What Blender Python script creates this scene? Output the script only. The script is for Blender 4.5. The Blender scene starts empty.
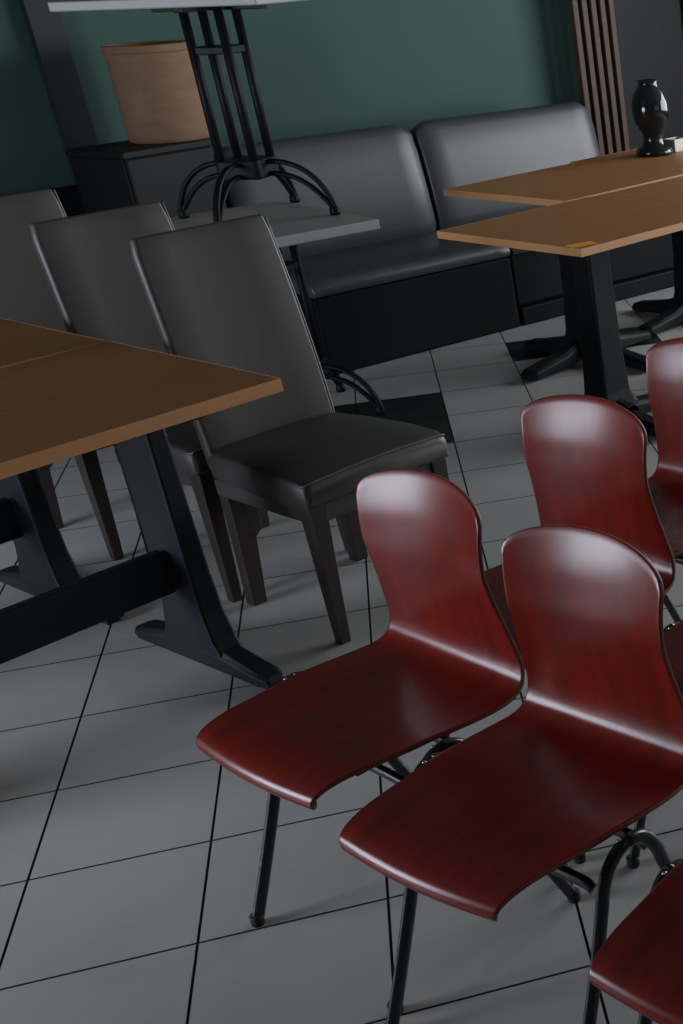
import bpy, bmesh, math, random
from mathutils import Vector, Matrix
random.seed(4)
S = bpy.context.scene
C = S.collection
sin, cos, pi = math.sin, math.cos, math.pi
def rad(a): return math.radians(a)

# ------------------------------------------------------------------ camera
cam = bpy.data.cameras.new('camera'); co = bpy.data.objects.new('camera', cam); C.objects.link(co)
R_ = (0.938473, -0.343870, -0.031980)
F_ = (0.288388, 0.831252, -0.475239)
r = Vector(R_).normalized(); f = Vector(F_); f = (f - r*f.dot(r)).normalized(); up = r.cross(f)
M = Matrix(((r.x, up.x, -f.x, 1.22998), (r.y, up.y, -f.y, -1.82469), (r.z, up.z, -f.z, 1.57166), (0, 0, 0, 1)))
co.matrix_world = M
cam.sensor_fit = 'HORIZONTAL'; cam.sensor_width = 36
cam.lens = 1299.94/683*36
cam.shift_x = (341.5-864.80)/683
cam.shift_y = (644.54-512)/683
cam.clip_start = 0.05; cam.clip_end = 100
S.camera = co
S.view_settings.view_transform = 'Standard'; S.view_settings.look = 'None'
S.view_settings.gamma = 1; S.view_settings.use_curve_mapping = False
S.view_settings.exposure = -0.15

# ------------------------------------------------------------------ world and daylight
w = bpy.data.worlds.new('overcast_sky'); S.world = w; w.use_nodes = True
bg = w.node_tree.nodes['Background']; bg.inputs[0].default_value = (.75, .85, 1, 1); bg.inputs[1].default_value = .6

# room frame: U along the banquette wall, N towards it
O = Vector((.906, 4.114)); YAW = rad(28.9)
dU = Vector((cos(YAW), sin(YAW))); dN = Vector((-sin(YAW), cos(YAW)))
def RM(U, N, z=0): p = O + dU*U + dN*N; return Vector((p.x, p.y, z))
U0, U1, N0, N1, ZC = -4.6, 4.2, -8.0, .92, 2.8
def area(name, U, N, z, w_, h_, face, power, col):
    l = bpy.data.lights.new(name, 'AREA'); l.shape = 'RECTANGLE'; l.size = w_; l.size_y = h_; l.energy = power; l.color = col
    o = bpy.data.objects.new(name, l); C.objects.link(o); o.location = RM(U, N, z)
    d = (dU*face[0] + dN*face[1]); d = Vector((d.x, d.y, 0))
    o.rotation_euler = d.to_track_quat('-Z', 'Y').to_euler(); return o
area('daylight_right', U1+.12, -2.9, 1.5, 4.4, 1.9, (-1, 0), 310, (.93, .965, 1))
area('daylight_front', 1.6, N0-.12, 1.5, 3.6, 1.9, (0, 1), 10, (.86, .93, 1))
area('daylight_left', U0-.12, -1.4, 1.0, 1.9, 1.3, (1, 0), 160, (.80, .87, 1))

# ------------------------------------------------------------------ materials
def mat(name, col, rough=.5, metal=0, spec=.5, noise=None, bump=None, coat=0, coat_rough=.1):
    m = bpy.data.materials.new(name); m.use_nodes = True; nt = m.node_tree; b = nt.nodes['Principled BSDF']
    b.inputs['Base Color'].default_value = (*col, 1); b.inputs['Roughness'].default_value = rough
    b.inputs['Metallic'].default_value = metal; b.inputs['Specular IOR Level'].default_value = spec
    b.inputs['Coat Weight'].default_value = coat; b.inputs['Coat Roughness'].default_value = coat_rough
    tc = nt.nodes.new('ShaderNodeTexCoord')
    if noise:   # (colour2, scale, stretch(x,y,z), contrast lo, hi)
        c2, sc, st, lo, hi = noise
        mp = nt.nodes.new('ShaderNodeMapping'); mp.inputs['Scale'].default_value = st
        n = nt.nodes.new('ShaderNodeTexNoise'); n.inputs['Scale'].default_value = sc; n.inputs['Detail'].default_value = 5
        mr = nt.nodes.new('ShaderNodeMapRange'); mr.inputs[1].default_value = lo; mr.inputs[2].default_value = hi
        mx = nt.nodes.new('ShaderNodeMix'); mx.data_type = 'RGBA'
        mx.inputs[6].default_value = (*col, 1); mx.inputs[7].default_value = (*c2, 1)
        nt.links.new(tc.outputs['Object'], mp.inputs[0]); nt.links.new(mp.outputs[0], n.inputs['Vector'])
        nt.links.new(n.outputs[0], mr.inputs[0]); nt.links.new(mr.outputs[0], mx.inputs[0]); nt.links.new(mx.outputs[2], b.inputs['Base Color'])
    if bump:
        sc, st = bump
        n = nt.nodes.new('ShaderNodeTexNoise'); n.inputs['Scale'].default_value = sc; n.inputs['Detail'].default_value = 3
        bp = nt.nodes.new('ShaderNodeBump'); bp.inputs['Strength'].default_value = st; bp.inputs['Distance'].default_value = .002
        nt.links.new(tc.outputs['Object'], n.inputs['Vector']); nt.links.new(n.outputs[0], bp.inputs['Height']); nt.links.new(bp.outputs[0], b.inputs['Normal'])
    return m
TILE = mat('pale_grey_ceramic_tile', (.42, .42, .41), .38, noise=((.35, .352, .348), 2.2, (1, 1, 1), .35, .7))
BTILE = mat('black_ceramic_tile', (.012, .013, .014), .35)
GROUT = mat('dark_grout', (.035, .034, .032), .9)
GREEN = mat('teal_green_wall_paint', (.040, .100, .080), .75, noise=((.035, .089, .072), 3, (1, 1, 1), .3, .7))
DGREEN = mat('dark_green_paint', (.020, .032, .032), .6)
PALE = mat('pale_sage_paint', (.22, .26, .23), .7)
WHITE = mat('grey_ceiling_paint', (.13, .13, .125), .85)
OFFW = mat('taupe_wall_paint', (.12, .115, .105), .8)
BLACKP = mat('black_paint', (.007, .0075, .008), .6, spec=.25)
WOOD = mat('brown_oak_laminate', (.43, .185, .066), .45, spec=.25, noise=((.35, .148, .052), 6, (1.2, 14, 14), .3, .7))
WOODL = mat('dark_oak_laminate', (.25, .112, .043), .45, spec=.25, noise=((.19, .085, .032), 6, (1.2, 14, 14), .3, .7))  # darker tone of the oak laminate, used on the left tables
EDGE = mat('light_oak_edge_band', (.60, .29, .12), .55, noise=((.52, .25, .10), 8, (1, 12, 30), .3, .7))
GREYTOP = mat('grey_laminate', (.27, .275, .26), .45)
IRON = mat('black_cast_iron', (.006, .007, .009), .5, spec=.14, bump=(60, .2))
IRONB = mat('blue_black_painted_metal', (.010, .013, .018), .5, spec=.2, bump=(40, .15))
LEATH = mat('dark_brown_leather', (.048, .042, .039), .47, spec=.5, bump=(160, .08), noise=((.038, .033, .030), 5, (1, 1, 1), .3, .7))
LITEDGE = mat('worn_grey_piping', (.26, .26, .26), .45)  # pale grey standing for side light caught by the backrest edge
LEGW = mat('dark_stained_wood', (.030, .022, .018), .42, noise=((.02, .014, .012), 7, (8, 8, 1), .3, .7))
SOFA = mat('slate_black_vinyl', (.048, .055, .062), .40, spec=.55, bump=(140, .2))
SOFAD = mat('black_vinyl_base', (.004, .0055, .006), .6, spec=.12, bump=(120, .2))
RED = mat('red_stained_plywood', (.22, .012, .005), .26, spec=.38, noise=((.12, .010, .005), 5, (6, 1, 1.4), .3, .72), bump=(25, .05))
PLY = mat('plywood_edge', (.17, .05, .035), .4)
TUBE = mat('black_tube_steel', (.014, .015, .016), .28, metal=.2, spec=.6)
RUB = mat('black_rubber', (.012, .012, .012), .7)
STEEL = mat('bright_steel', (.6, .6, .6), .25, metal=1)
ORANGE = mat('orange_paper', (1, .42, .03), .6, noise=((.95, .34, .02), 60, (1, 1, 1), .4, .6))
BROWNS = mat('brown_slat_wood', (.075, .042, .032), .55, spec=.3)
POT = mat('beige_clay', (.26, .145, .08), .75, noise=((.20, .11, .062), 9, (1, 1, 3), .3, .7))
GLOSSB = mat('glossy_black_ceramic', (.010, .012, .012), .12)
CREAM = mat('cream_ceramic', (.55, .52, .46), .4)
FRAMEW = mat('white_window_frame', (.5, .5, .5), .5)
GL = bpy.data.materials.new('window_glass'); GL.use_nodes = True; nt = GL.node_tree; nt.nodes.clear()
o_ = nt.nodes.new('ShaderNodeOutputMaterial'); mx_ = nt.nodes.new('ShaderNodeMixShader'); mx_.inputs[0].default_value = .06
t_ = nt.nodes.new('ShaderNodeBsdfTransparent'); g_ = nt.nodes.new('ShaderNodeBsdfGlossy'); g_.inputs['Roughness'].default_value = .02
nt.links.new(t_.outputs[0], mx_.inputs[1]); nt.links.new(g_.outputs[0], mx_.inputs[2]); nt.links.new(mx_.outputs[0], o_.inputs[0])

# ------------------------------------------------------------------ helpers
def obj(name, bm, m, parent=None, smooth=False, bevel=0, subsurf=0, seg=2):
    me = bpy.data.meshes.new(name); bmesh.ops.recalc_face_normals(bm, faces=bm.faces[:]); bm.to_mesh(me); bm.free()
    for x in (m if isinstance(m, (list, tuple)) else [m]): me.materials.append(x)
    o = bpy.data.objects.new(name, me); C.objects.link(o)
    if parent: o.parent = parent
    if smooth:
        for p in me.polygons: p.use_smooth = True
    if bevel:
        b = o.modifiers.new('bevel', 'BEVEL'); b.width = bevel; b.segments = seg; b.limit_method = 'ANGLE'; b.angle_limit = rad(35); b.harden_normals = False
    if subsurf:
        s = o.modifiers.new('sub', 'SUBSURF'); s.levels = subsurf; s.render_levels = subsurf
    return o
def thing(name, label, cat, loc=(0, 0, 0), rotz=0, group=None, kind=None):
    o = bpy.data.objects.new(name, None); C.objects.link(o); o.location = loc; o.rotation_euler = (0, 0, rotz); o.empty_display_size = .1
    if label: o['label'] = label
    if cat: o['category'] = cat
    if group: o['group'] = group
    if kind: o['kind'] = kind
    return o
def copy_thing(root, loc, rotz, label, group=None):
    c = root.copy(); C.objects.link(c); c.location = loc; c.rotation_euler = (0, 0, rotz); c['label'] = label
    if group: c['group'] = group
    for ch in list(root.children):
        d = ch.copy(); C.objects.link(d); d.parent = c
        for g in list(ch.children):
            e = g.copy(); C.objects.link(e); e.parent = d
    return c
def box(bm, x0, x1, y0, y1, z0, z1, mi=0):
    vs = [bm.verts.new(p) for p in ((x0,y0,z0),(x1,y0,z0),(x1,y1,z0),(x0,y1,z0),(x0,y0,z1),(x1,y0,z1),(x1,y1,z1),(x0,y1,z1))]
    for q in ((3,2,1,0),(4,5,6,7),(0,1,5,4),(1,2,6,5),(2,3,7,6),(3,0,4,7)):
        f_ = bm.faces.new([vs[i] for i in q]); f_.material_index = mi
def boxm(*a): bm = bmesh.new(); box(bm, *a); return bm
def loft(bm, rings, cap=True, closed=True):
    R = [[bm.verts.new(p) for p in ring] for ring in rings]; n = len(R[0])
    for a, b in zip(R, R[1:]):
        for i in range(n if closed else n-1):
            j = (i+1) % n; bm.faces.new((a[i], a[j], b[j], b[i]))
    if cap: bm.faces.new(R[0][::-1]); bm.faces.new(R[-1])
    return R
def smooth_path(pts, n=6):
    P = [Vector(p) for p in pts]; out = []
    for i in range(len(P)-1):
        p0 = P[max(i-1, 0)]; p1 = P[i]; p2 = P[i+1]; p3 = P[min(i+2, len(P)-1)]
        for k in range(n):
            t = k/n; out.append(.5*((2*p1)+(p2-p0)*t+(2*p0-5*p1+4*p2-p3)*t*t+(3*p1-p0-3*p2+p3)*t**3))
    out.append(P[-1]); return out
def tube(bm, path, ra, rb=None, side=(0, 0, 1), seg=10, taper=None):
    """sweep an oval (ra along side-ish axis, rb across) along path"""
    rb = rb or ra; side = Vector(side); rings = []
    for i, p in enumerate(path):
        t = (path[min(i+1, len(path)-1)] - path[max(i-1, 0)]).normalized()
        a = (side - t*side.dot(t)); a = a.normalized() if a.length > 1e-4 else t.orthogonal().normalized()
        b = t.cross(a); k = taper(i/(len(path)-1)) if taper else 1
        rings.append([p + a*ra*k*cos(2*pi*j/seg) + b*rb*k*sin(2*pi*j/seg) for j in range(seg)])
    loft(bm, rings)
def lathe(bm, prof, seg=32):
    rings = [[(max(r_, .0005)*cos(2*pi*j/seg), max(r_, .0005)*sin(2*pi*j/seg), z) for j in range(seg)] for r_, z in prof]
    loft(bm, rings)
def rbox(bm, x0, x1, y0, y1, z0, z1, rr, seg=4):
    """box with rounded vertical corners"""
    ring = []
    for cx, cy, a0 in ((x1-rr, y1-rr, 0), (x0+rr, y1-rr, 90), (x0+rr, y0+rr, 180), (x1-rr, y0+rr, 270)):
        for k in range(seg+1):
            a = rad(a0+90*k/seg); ring.append((cx+rr*cos(a), cy+rr*sin(a)))
    loft(bm, [[(x, y, z) for x, y in ring] for z in (z0, z1)])
def struct(o): o['kind'] = 'structure'; return o
def in_room(o): o.location = (O.x, O.y, 0); o.rotation_euler = (0, 0, YAW); return o

# ------------------------------------------------------------------ floor: tiles with recessed grout
T = 1/3.; g = .0026
bm = bmesh.new()
def quad(x0, x1, y0, y1, z, mi):
    f_ = bm.faces.new([bm.verts.new(p) for p in ((x0,y0,z),(x1,y0,z),(x1,y1,z),(x0,y1,z))]); f_.material_index = mi
poly = [RM(a, b) for a, b in ((U0, N0), (U1, N0), (U1, N1), (U0, N1))]
def inside(x, y):
    d = Vector((x, y)) - O; u_, n_ = d.dot(dU), d.dot(dN); return U0-.3 < u_ < U1+.3 and N0-.3 < n_ < N1+.3
BLK = {(2, 9), (3, 9), (2, 10), (3, 10), (5, 12), (6, 12)}
for i in range(-18, 32):
    for j in range(-34, 34):
        if inside((i+.5)*T, (j+.5)*T): quad(i*T+g, (i+1)*T-g, j*T+g, (j+1)*T-g, 0, 1 if (i, j) in BLK else 0)
f_ = bm.faces.new([bm.verts.new((p.x, p.y, -.0022)) for p in poly]); f_.material_index = 2
fl = struct(obj('floor', bm, [TILE, BTILE, GROUT]))

# ------------------------------------------------------------------ room shell
def wall(name, m, segs):
    bm = bmesh.new()
    for s in segs: box(bm, *s)
    return struct(in_room(obj(name, bm, m)))
th = .2
wall('wall_back', GREEN, [(U0-th, U1+th, N1, N1+th, -.05, ZC)])
wall('wall_left', OFFW, [(U0-th, U0, N0, -2.35, 0, ZC), (U0-th, U0, -.45, N1, 0, ZC), (U0-th, U0, -2.35, -.45, 0, .3), (U0-th, U0, -2.35, -.45, 1.7, ZC)])
wall('wall_partition', OFFW, [(U0, -2.8, -.35, -.25, 0, ZC)])  # unseen partition, added to keep the left daylight off the back wall
wall('wall_right', OFFW, [(U1, U1+th, N0, -5.1, 0, ZC), (U1, U1+th, -.7, N1, 0, ZC), (U1, U1+th, -5.1, -.7, 0, .55), (U1, U1+th, -5.1, -.7, 2.45, ZC)])
wall('wall_front', OFFW, [(U0-th, -.2, N0-th, N0, 0, ZC), (3.4, U1+th, N0-th, N0, 0, ZC), (-.2, 3.4, N0-th, N0, 0, .55), (-.2, 3.4, N0-th, N0, 2.45, ZC)])
wall('ceiling', WHITE, [(U0-th, U1+th, N0-th, N1+th, ZC, ZC+.1)])
def window(n, ax, fixed, a0, a1, z0, z1, nm):
    t = thing('window_%d' % n, None, None, (O.x, O.y, 0), YAW, kind='structure')
    def bx_(bm, a, b, c, d, depth=.05):
        if ax == 'U': box(bm, fixed-depth/2, fixed+depth/2, a, b, c, d)
        else: box(bm, a, b, fixed-depth/2, fixed+depth/2, c, d)
    bm = bmesh.new(); e = .06
    bx_(bm, a0, a1, z0, z0+e); bx_(bm, a0, a1, z1-e, z1); bx_(bm, a0, a0+e, z0+e, z1-e); bx_(bm, a1-e, a1, z0+e, z1-e)
    for k in range(1, nm):
        x = a0+(a1-a0)*k/nm; bx_(bm, x-.03, x+.03, z0+e, z1-e)
    obj('window_frame', bm, FRAMEW, t)
    for k in range(nm):
        x0 = a0+(a1-a0)*k/nm+(.06 if k == 0 else .03); x1 = a0+(a1-a0)*(k+1)/nm-(.06 if k == nm-1 else .03)
        bm = bmesh.new(); bx_(bm, x0, x1, z0+e, z1-e, .006); obj('pane', bm, GL, t)
window(1, 'U', U0-.05, -2.35, -.45, .3, 1.7, 2)
window(2, 'U', U1+.05, -5.1, -.7, .55, 2.45, 4)
window(3, 'N', N0-.05, -.2, 3.4, .55, 2.45, 3)
# painted details of the back wall
wall('trim_1', BLACKP, [(U0, -.35, N1-.03, N1, 0, .78)])
wall('trim_2', DGREEN, [(-.46, -.34, N1-.05, N1, .78, ZC)])
wall('baseboard_back', BLACKP, [(-.35, 2.2, N1-.02, N1, 0, .1)])
d = thing('door_1', None, None, (O.x, O.y, 0), YAW, kind='structure')
bm = bmesh.new(); box(bm, 2.42, 2.48, N1-.06, N1, 0, 2.1); box(bm, 2.98, 3.04, N1-.06, N1, 0, 2.1); box(bm, 2.42, 3.04, N1-.06, N1, 2.1, 2.16); obj('door_frame', bm, BLACKP, d, bevel=.004)
obj('door_panel', boxm(2.48, 2.98, N1-.035, N1, 0, 2.1), BLACKP, d)
wall('trim_3', PALE, [(3.06, U1, N1-.02, N1, 0, ZC)])

# ------------------------------------------------------------------ banquette
SG = 'upholstered banquette modules along the green wall'
def banquette(x0, x1, label, plinth, bx0, bx1):
    t = thing('banquette', label, 'bench', (O.x, O.y, 0), YAW, SG); W = x1-x0
    if plinth:
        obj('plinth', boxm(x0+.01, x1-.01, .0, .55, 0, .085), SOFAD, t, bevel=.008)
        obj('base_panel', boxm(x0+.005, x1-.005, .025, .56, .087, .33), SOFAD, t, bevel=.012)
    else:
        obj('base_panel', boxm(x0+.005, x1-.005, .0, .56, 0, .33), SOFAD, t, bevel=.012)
    # seat cushion with rounded front
    prof = [(.0, .332), (-.012, .35), (-.012, .375), (.0, .398), (.03, .412), (.12, .418), (.30, .415), (.50, .41), (.52, .38), (.52, .332)]
    bm = bmesh.new(); n = 14; rings = []
    for k in range(n+1):
        s = k/n; x = x0+.004+(W-.008)*s; e = min(s, 1-s)*W; dz = -.018*max(0, 1-e/.05)**2
        rings.append([(x, y, z+(dz if z > .37 else 0)) for y, z in prof])
    loft(bm, rings); obj('seat', bm, SOFA, t, smooth=True, bevel=.006)
    # backrest: thick padded slab leaning back
    bm = bmesh.new(); rings = []; n = 16; BW = bx1-bx0
    for k in range(n+1):
        s = k/n; x = bx0+BW*s; e = min(s, 1-s)*BW; q = max(0, 1-e/.06); dz = -.035*q**2.5; dy = .018*q**2
        pr = [(.47, .40), (.455, .46), (.475, .62), (.50, .76), (.52, .85), (.54, .882), (.575, .892), (.61, .882), (.63, .85), (.63, .42)]
        rings.append([(x, y+(dy if i < 5 else 0), z+(dz if 3 < i < 9 else 0)) for i, (y, z) in enumerate(pr)])
    loft(bm, rings); obj('backrest', bm, SOFA, t, smooth=True, bevel=.01)
    return t
banquette(0.0, .993, 'slate black banquette module left of the seam, its base reaching the floor', False, -.02, .925)
banquette(1.0, 2.03, 'slate black banquette module on a plinth behind the brown square tables', True, .945, 1.975)

# slatted screen beside the sofa
t = thing('slatted_screen', 'brown vertical slatted wooden screen beside the right end of the banquette', 'screen', (O.x, O.y, 0), YAW)
for k in range(5):
    x = 2.10+k*.060; obj('slat', boxm(x, x+.034, .74, .78, 0.02, 1.9), BROWNS, t, bevel=.003)
obj('rail', boxm(2.09, 2.385, .781, .80, 0, .08), BROWNS, t); obj('rail', boxm(2.09, 2.385, .781, .80, 1.82, 1.9), BROWNS, t)

# cabinet left of the banquette with a clay pot
t = thing('cabinet', 'black boxy cabinet left of the banquette with a clay pot on top', 'cabinet', (.335, 4.20, 0), rad(42))
obj('body', boxm(0, .40, 0, .34, .06, .92), BLACKP, t, bevel=.006)
obj('cabinet_front', boxm(.006, .394, -.016, 0, .07, .915), mat('charcoal_panel', (.014, .015, .015), .6, spec=.2), t, bevel=.004)
obj('cabinet_top', boxm(-.006, .404, -.02, .345, .92, .945), BLACKP, t, bevel=.004)
obj('plinth', boxm(.02, .38, .02, .32, 0, .06), BLACKP, t)
bm = bmesh.new(); lathe(bm, [(0, .0), (.152, .0), (.157, .015), (.158, .16), (.158, .33), (.165, .335), (.165, .36), (.15, .362), (.145, .34), (.0, .33)])
p = obj('clay_pot', bm, POT, smooth=True, bevel=.003); p.location = (.485, 4.545, .946)
p['label'] = 'beige brown clay pot standing on the black cabinet'; p['category'] = 'pot'

# ------------------------------------------------------------------ pedestal tables with a cross base
def cross_table(ext=0, dx=0):
    t = thing('pedestal_table', '', 'table')
    bm = bmesh.new(); box(bm, -.362, .362, -.345, .345, .722, .746); obj('tabletop', bm, WOOD, t, bevel=.001)
    bm = bmesh.new()
    for a in ((-.3642, .3642, -.3472, -.3453), (-.3642, .3642, .3453, .3472), (-.3642, -.3623, -.3453, .3453), (.3623, .3642, -.3453, .3453)): box(bm, *a, .7215, .7462)
    obj('edge_band', bm, EDGE, t)
    def sq(h, z): return [(-h, -h*.9, z), (h, -h*.9, z), (h, h*.9, z), (-h, h*.9, z)]
    bm = bmesh.new(); loft(bm, [sq(.052, .70), sq(.053, .5), sq(.056, .3), (sq(.064, .14)), sq(.078, .07), sq(.071, .03)])
    obj('post', bm, IRON, t, bevel=.008)
    bm = bmesh.new(); box(bm, -.2, .2, -.03, .03, .70, .7205); box(bm, -.03, .03, -.2, .2, .702, .720); obj('support_bracket', bm, IRON, t, bevel=.003)
    for k in range(4):
        a = k*pi/2; ca, sa = cos(a), sin(a); bm = bmesh.new(); rings = []
        for x, zt, zb, hw in [(min(x_, 9) if x_ < .15 else x_-ext, a_, b__, c_) for x_, a_, b__, c_ in ((.045, .125, .03, .030), (.075, .105, .022, .032), (.12, .092, .016, .038), (.22, .076, .014, .042), (.34, .058, .012, .044), (.40, .050, .010, .044), (.425, .040, .010, .034), (.432, .024, .012, .018))]:
            rings.append([(x*ca-y*sa, x*sa+y*ca, z) for y, z in ((-hw, zb), (hw, zb), (hw, zb+(zt-zb)*.7), (hw*.6, zt), (-hw*.6, zt), (-hw, zb+(zt-zb)*.7))])
        loft(bm, rings); leg = obj('foot', bm, IRON, t, smooth=False, bevel=.006)
        bm = bmesh.new(); lathe(bm, [(0, 0), (.017, 0), (.017, .012), (0, .013)], 12)
        for v in bm.verts: x, y = v.co.x+.395-ext, v.co.y; v.co.x, v.co.y = x*ca-y*sa, x*sa+y*ca
        obj('levelling_pad', bm, RUB, leg)
    for ch in t.children:
        if ch.name.split('.')[0] in ('post', 'foot', 'support_bracket'): ch.location.x = dx
    return t
TG = 'brown square pedestal tables'
b_ = lambda a: Vector((cos(rad(a)), sin(rad(a)), 0))
t1 = cross_table(.135); t1.location = (1.905, 2.940, 0); t1.rotation_euler.z = rad(35.5); t1['group'] = TG
t1['label'] = 'brown square pedestal table with an orange sticker on its near corner'
t2 = cross_table(.055, -.02); t2.location = (1.993, 3.880, 0); t2.rotation_euler.z = rad(36.5); t2['group'] = TG; t2['label'] = 'brown square pedestal table right behind the stickered one, its edge by the banquette seam'
copy_thing(t2, (2.580, 4.36, 0), rad(36.5), 'brown square pedestal table holding the black vase')
copy_thing(t1, (2.516, 3.366, 0), rad(35.5), 'brown square pedestal table cut by the right picture edge, beside the stickered table')
bm = bmesh.new(); rbox(bm, -.048, .048, -.026, .026, 0, .0012, .006)
p = obj('sticker', bm, ORANGE); p.location = (1.824, 2.516, .7466); p.rotation_euler.z = rad(22)
p['label'] = 'small orange sticker on the near corner of the brown square table'; p['category'] = 'sticker'
# vase and cream dish on the far table
bm = bmesh.new(); lathe(bm, [(0, 0), (.078, 0), (.085, .008), (.080, .026), (.055, .040), (.046, .06), (.046, .085), (.060, .11), (.078, .14), (.086, .18), (.084, .22), (.07, .26), (.05, .285), (.042, .30), (.048, .315), (.040, .315), (.034, .29), (0, .28)])
p = obj('vase', bm, GLOSSB, smooth=True); p.location = (2.47, 4.43, .7466); p['label'] = 'glossy black waisted vase on the far brown table'; p['category'] = 'vase'
bm = bmesh.new(); rbox(bm, -.05, .05, -.035, .035, 0, .006, .01); 
for a in ((-.05, .05, -.035, -.030), (-.05, .05, .030, .035), (-.05, -.045, -.03, .03), (.045, .05, -.03, .03)): box(bm, *a, .006, .055)
p = obj('napkin_tray', bm, CREAM, bevel=.002); p.location = (2.588, 4.500, .7466); p.rotation_euler.z = rad(37); p['label'] = 'small cream tray beside the black vase'; p['category'] = 'tray'

# ------------------------------------------------------------------ long tables with T legs (left)
def trestle_table(L=1.2, W=.70):
    """origin: floor under the right-hand leg; table runs towards -x"""
    t = thing('dining_table', '', 'table'); x1 = .168; x0 = x1-L; h = W/2
    obj('tabletop', boxm(x0, x1, -h, h, .717, .746), WOODL, t, bevel=.0015)
    e = .0018; bm = bmesh.new()
    for a in ((x0-e, x1+e, -h-e, -h-.0004), (x0-e, x1+e, h+.0004, h+e), (x0-e, x0-.0004, -h, h), (x1+.0004, x1+e, -h, h)): box(bm, *a, .7165, .7462)
    obj('edge_band', bm, EDGE, t)
    for cx in (0, x0+.168):
        leg = None
        bm = bmesh.new()
        loft(bm, [[(cx-a, -b, z), (cx+a, -b, z), (cx+a, b, z), (cx-a, b, z)] for z, a, b in ((.685, .025, .078), (.5, .026, .078), (.3, .028, .080), (.16, .031, .088), (.09, .034, .105), (.05, .034, .13))])
        leg = obj('post', bm, IRONB, t, bevel=.008)
        bm = bmesh.new(); rings = []
        for y, zt in ((-.292, .022), (-.285, .036), (-.26, .044), (-.18, .058), (-.10, .072), (.10, .072), (.18, .058), (.26, .044), (.285, .036), (.292, .022)):
            hw = .034 if abs(y) < .28 else .026
            rings.append([(cx-hw, y, .012), (cx+hw, y, .012), (cx+hw, y, zt*.75), (cx+hw*.65, y, zt), (cx-hw*.65, y, zt), (cx-hw, y, zt*.75)])
        loft(bm, rings); ft = obj('foot', bm, IRONB, t, bevel=.005)
        for y in (-.26, .26): obj('levelling_pad', boxm(cx-.02, cx+.02, y-.02, y+.02, 0, .0125), RUB, ft, bevel=.002)
        obj('support_bar', boxm(cx-.025, cx+.025, -.27, .27, .686, .7165), IRONB, t, bevel=.004)
    obj('stretcher', boxm(x0+.168+.035, -.035, -.018, .018, .215, .325), IRONB, t, bevel=.006)
    return t
DG = 'brown long dining tables on the left'
ta = trestle_table(); ta.location = (.605, 1.517, 0); ta.rotation_euler.z = rad(37); ta['group'] = DG
ta['label'] = 'long brown dining table with black T legs in the left foreground'
copy_thing(ta, (.605-.431, 1.517+.568, 0), rad(37), 'second long brown dining table pushed against the far side of the foreground one')

# ------------------------------------------------------------------ grey table with an iron base standing on it
def iron_base(t, H):
    for k in range(4):
        a = k*pi/2; bm = bmesh.new()
        for off, z_in, flat in ((0, .150, .0), (1, .118, .0)):
            if off == 0: pts_ = [(.04, .190), (.10, .192), (.16, .182), (.215, .155), (.26, .110), (.290, .055), (.302, .018)]
            else: pts_ = [(.04, .148), (.10, .150), (.155, .140), (.205, .115), (.245, .080), (.277, .042), (.295, .02)]
            path = smooth_path([(x*cos(a), x*sin(a), z) for x, z in pts_], 4)
            tube(bm, path, .0095, .013, (0, 0, 1), 8)
        obj('leg', bm, IRON, t, smooth=True)
        bm = bmesh.new(); lathe(bm, [(0, 0), (.018, 0), (.019, .012), (.016, .028), (.008, .038), (0, .04)], 12)
        for v in bm.verts: v.co.x += .292*cos(a); v.co.y += .292*sin(a)
        obj('foot_pad', bm, IRON, t, smooth=True)
    for k in range(4):
        a = k*pi/2+pi/4; bm = bmesh.new(); tube(bm, [Vector((.088*cos(a), .088*sin(a), z)) for z in (.15, H-.01)], .0155, .0155, (1, 0, 0), 12)
        obj('column_rod', bm, IRON, t, smooth=True)
    bm = bmesh.new(); rbox(bm, -.082, .082, -.082, .082, .140, .205, .02); obj('hub', bm, IRON, t, bevel=.006)
    bm = bmesh.new(); rbox(bm, -.07, .07, -.07, .07, H*.78, H*.78+.025, .02); obj('collar', bm, IRON, t, bevel=.004)
    bm = bmesh.new(); box(bm, -.2, .2, -.02, .02, H-.02, H-.0005); box(bm, -.02, .02, -.2, .2, H-.019, H-.001); obj('support_bracket', bm, IRON, t, bevel=.003)
t = thing('pedestal_table', 'pale grey square pedestal table carrying another iron table base on its top', 'table', (.825, 3.605, 0), rad(29))
obj('tabletop', boxm(-.48, .24, -.40, .36, .71, .745), GREYTOP, t, bevel=.004)
iron_base(t, .71)
for ch in t.children:
    if ch.name.split('.')[0] in ('leg', 'foot_pad', 'column_rod', 'hub', 'collar', 'support_bracket'): ch.rotation_euler.z = rad(-53.5)
t = thing('stacked_pedestal_table', 'upper pedestal table with four arched iron feet standing on the grey tabletop', 'table', (.815, 3.67, .7455), rad(-24))
iron_base(t, .71)
obj('tabletop', boxm(-.35, .35, -.35, .35, .71, .74), GREYTOP, t, bevel=.004)

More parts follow.
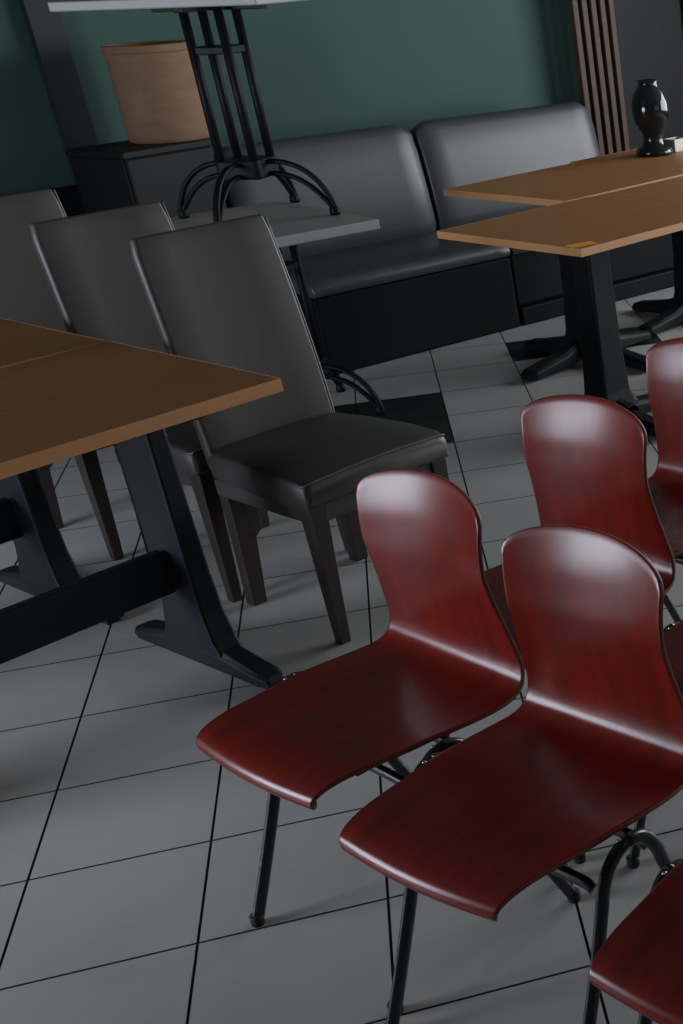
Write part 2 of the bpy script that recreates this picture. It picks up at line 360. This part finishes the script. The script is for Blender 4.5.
# ------------------------------------------------------------------ leather dining chairs
def leather_chair():
    """origin: floor under the seat front centre; +y to the back, faces -y"""
    t = thing('leather_dining_chair', '', 'chair')
    # seat pad
    bm = bmesh.new(); rings = []
    for y, hw, zt, zb in ((-.008, .212, .435, .395), (.0, .220, .450, .385), (.025, .224, .459, .380), (.12, .222, .464, .38), (.28, .212, .462, .38), (.42, .200, .456, .38), (.445, .196, .445, .385)):
        rings.append([(-hw, y, zb), (-hw, y, zt-.018), (-hw+.006, y, zt-.006), (-hw+.022, y, zt), (-hw*.5, y, zt+.004), (0, y, zt+.006), (hw*.5, y, zt+.004), (hw-.022, y, zt), (hw-.006, y, zt-.006), (hw, y, zt-.018), (hw, y, zb)])
    loft(bm, rings); seat = obj('seat', bm, LEATH, t, smooth=True, bevel=.003)
    bm = bmesh.new(); tube(bm, smooth_path([(-.219, .02, .446), (-.214, .0, .447), (-.19, -.004, .452), (0, -.005, .458), (.19, -.004, .452), (.214, .0, .447), (.219, .02, .446)], 5), .0026, .0026, (0, 0, 1), 6)
    obj('piping', bm, mat('grey_seat_piping', (.12, .115, .11), .4) if 'grey_seat_piping' not in bpy.data.materials else bpy.data.materials['grey_seat_piping'], seat, smooth=True)  # thin grey line painting the highlight along the seat's front edge and corners
    obj('apron', boxm(-.205, .205, .012, .43, .335, .384), LEATH, t, bevel=.006)
    # back
    bm = bmesh.new(); rings = []; n = 14
    for k in range(n+1):
        s = k/n; z = .40+.585*s; hw = .192-.004*s+ .004*sin(pi*s); y = .425+.10*s**1.25+.0*s; th_ = .042-.008*s
        if k == n: hw -= .006; th_ -= .012
        ring = []
        for x, dy in ((-1, .010), (-.96, .0), (-.5, .007), (0, .010), (.5, .007), (.96, 0), (1, .010), (1, .8), (.96, 1), (0, 1), (-.96, 1), (-1, .8)):
            ring.append((hw*x, y+(dy if dy < .5 else th_*dy), z))
        rings.append(ring)
    loft(bm, rings); back = obj('backrest', bm, LEATH, t, smooth=True, bevel=.004)
    for sgn in (1,):
        bm = bmesh.new(); tube(bm, [Vector((sgn*(.1925-.004*s+.004*sin(pi*s)), .425+.10*s**1.25+.009, .42+.56*s)) for s in [i/12 for i in range(13)]], .0028, .0028, (0, 0, 1), 6)
        obj('piping', bm, LITEDGE, back, smooth=True)  # right edge only: the side light painted as a thin pale line
    for sgn in (-1, 1):
        bm = bmesh.new(); loft(bm, [[(sgn*x0, y0, z), (sgn*x1, y0, z), (sgn*x1, y1, z), (sgn*x0, y1, z)] for z, x0, x1, y0, y1 in ((.384, .165, .212, .004, .058), (.25, .171, .212, .010, .052), (0, .181, .210, .018, .046))])
        obj('leg', bm, LEGW, t, bevel=.002)
        bm = bmesh.new(); loft(bm, [[(sgn*x0, y0, z), (sgn*x1, y0, z), (sgn*x1, y1, z), (sgn*x0, y1, z)] for z, x0, x1, y0, y1 in ((.40, .115, .195, .40, .440), (.22, .120, .195, .405, .445), (.20, .142, .194, .408, .447), (0, .150, .190, .430, .468))])
        obj('leg', bm, LEGW, t, bevel=.002)
    return t
LG = 'dark leather dining chairs in a row beside the long tables'
l1 = leather_chair(); l1.location = (1.108, 1.575, 0); l1.rotation_euler.z = rad(36.2); l1['group'] = LG
l1['label'] = 'dark leather high-back chair nearest the red chairs, whole seat in view'
copy_thing(l1, (.824, 1.969, 0), rad(36.6), 'middle dark leather high-back chair, second from the red chairs')
copy_thing(l1, (.467, 2.437, 0), rad(36), 'dark leather high-back chair at the left picture edge, third from the red chairs')

# ------------------------------------------------------------------ red plywood shell chairs
PROF = [(.022, .402), (.008, .407), (.0, .418), (.006, .430), (.028, .439), (.07, .442), (.16, .435), (.26, .430), (.340, .428), (.388, .433), (.411, .450), (.419, .487), (.418, .54), (.414, .60), (.411, .65), (.414, .70), (.424, .75), (.437, .793)]
PW = [(0, .132), (.008, .147), (.02, .158), (.04, .166), (.08, .173), (.16, .184), (.26, .196), (.36, .199), (.42, .194), (.48, .185), (.55, .174), (.62, .165), (.70, .164), (.76, .167), (.82, .168), (.88, .168)]
PW = [(v.x, v.y) for v in smooth_path([(a, b, 0) for a, b in PW], 6)]
def interp(tab, x):
    for (a, va), (b, vb) in zip(tab, tab[1:]):
        if x <= b:
            return va+(vb-va)*max(0, (x-a)/(b-a))
    return tab[-1][1]
pp = smooth_path([(0, y, z) for y, z in PROF], 5); cum = [0]
for a, b in zip(pp, pp[1:]): cum.append(cum[-1]+(b-a).length)
LT = cum[-1]
def pat(l):
    l = min(max(l, 0), LT)
    for i in range(len(cum)-1):
        if l <= cum[i+1]: k = (l-cum[i])/(cum[i+1]-cum[i]); return pp[i].lerp(pp[i+1], k)
    return pp[-1]
def shell_bm():
    bm = bmesh.new(); NR, NC = 60, 24; G = []
    for i in range(NR+1):
        s = (i/NR)**1.25; row = []
        for j in range(NC+1):
            t = sin((j/NC*2-1)*pi/2)*.7+(j/NC*2-1)*.3; a = abs(t)
            l0 = .0
            l1 = LT-.030*a**2-.026*(1-math.sqrt(max(0, 1-a**8)))
            l = l0+(l1-l0)*s; hw = interp(PW, l); p = pat(l); u = hw*t
            bow = -.014*(1-a*a)*max(0, 1-l/.16)**1.5
            up_ = max(0, min(1, (l-.49)/.17)); q = u/.17
            y = p.y + bow - .026*up_*q*q            # concave back
            st = max(0, min(1, 1-abs(l-.25)/.17)); z = p.z + .006*st*q*q   # shallow dish
            
            row.append(bm.verts.new((u, y, z)))
        G.append(row)
    for i in range(NR):
        for j in range(NC): bm.faces.new((G[i][j], G[i][j+1], G[i+1][j+1], G[i+1][j]))
    return bm
def shell_chair():
    """origin: floor under the seat front centre; +y to the back"""
    t = thing('plywood_shell_chair', '', 'chair')
    o = obj('seat_shell', shell_bm(), [RED, PLY], t, smooth=True)
    so = o.modifiers.new('thick', 'SOLIDIFY'); so.thickness = .0085; so.offset = 0; so.material_offset_rim = 1
    bv = o.modifiers.new('bevel', 'BEVEL'); bv.width = .002; bv.segments = 2; bv.limit_method = 'ANGLE'; bv.angle_limit = rad(50)
    for sg in (-1, 1):
        P = [(.205, .018, .008), (.203, .070, .13), (.201, .118, .25), (.202, .143, .33), (.204, .158, .385), (.208, .178, .418), (.210, .206, .431), (.209, .240, .420), (.208, .266, .385), (.200, .290, .33), (.192, .345, .2), (.186, .430, .008)]
        bm = bmesh.new(); tube(bm, smooth_path([(sg*x+.006, y, z) for x, y, z in P], 7), .0115, .0095, (0, 1, 0), 12)
        fr = obj('leg_frame', bm, TUBE, t, smooth=True)
        for x, y in ((.205, .018), (.186, .430)):
            bm = bmesh.new(); lathe(bm, [(0, 0), (.0115, 0), (.0125, .003), (.0128, .020), (.011, .022), (0, .023)], 14)
            for v in bm.verts: v.co.x += sg*x+.006; v.co.y += y
            obj('foot_cap', bm, RUB, fr, smooth=True)
        bm = bmesh.new(); lathe(bm, [(0, 0), (.004, 0), (.0035, .002), (0, .003)], 10)
        for v in bm.verts: v.co.x += sg*.207+.006; v.co.y += .195; v.co.z += .4385
        obj('screw', bm, STEEL, fr, smooth=True)
    for y0, z0 in ((.156, .368), (.275, .368)):
        bm = bmesh.new(); tube(bm, smooth_path([(-.187, y0, z0), (-.14, y0, z0+.008), (.14, y0, z0+.008), (.187, y0, z0)], 5), .011, .008, (0, 0, 1), 10)
        obj('crossbar', bm, TUBE, t, smooth=True)
    for sg in (-1, 1):
        bm = bmesh.new(); box(bm, sg*.118-.012, sg*.118+.012, .10, .35, .402, .424); obj('seat_bracket', bm, TUBE, t, bevel=.003)
    return t
RG = 'red plywood shell chairs'
rc = shell_chair(); rc['group'] = RG
def put(o, x, y, a): o.location = (x, y, 0); o.rotation_euler.z = rad(a-90)
put(rc, .868, .174, 34.5); rc['label'] = 'leftmost red plywood chair, right in front of the nearest leather chair'
for x, y, a, lab in ((1.100, -.212, 37.5, 'red plywood chair in the centre foreground, its whole seat and back in view'),
                     (1.400, -.640, 38, 'red plywood chair cut off by the bottom right corner'),
                     (1.217, .464, 38, 'red plywood chair directly behind the two front red chairs'),
                     (1.530, .792, 36, 'red plywood chair at the right picture edge, farthest back of the red chairs'),
                     (1.565, .085, 38, 'red plywood chair mostly hidden behind the centre foreground chair at the right edge')):
    copy_thing(rc, (x, y, 0), rad(a-90), lab)
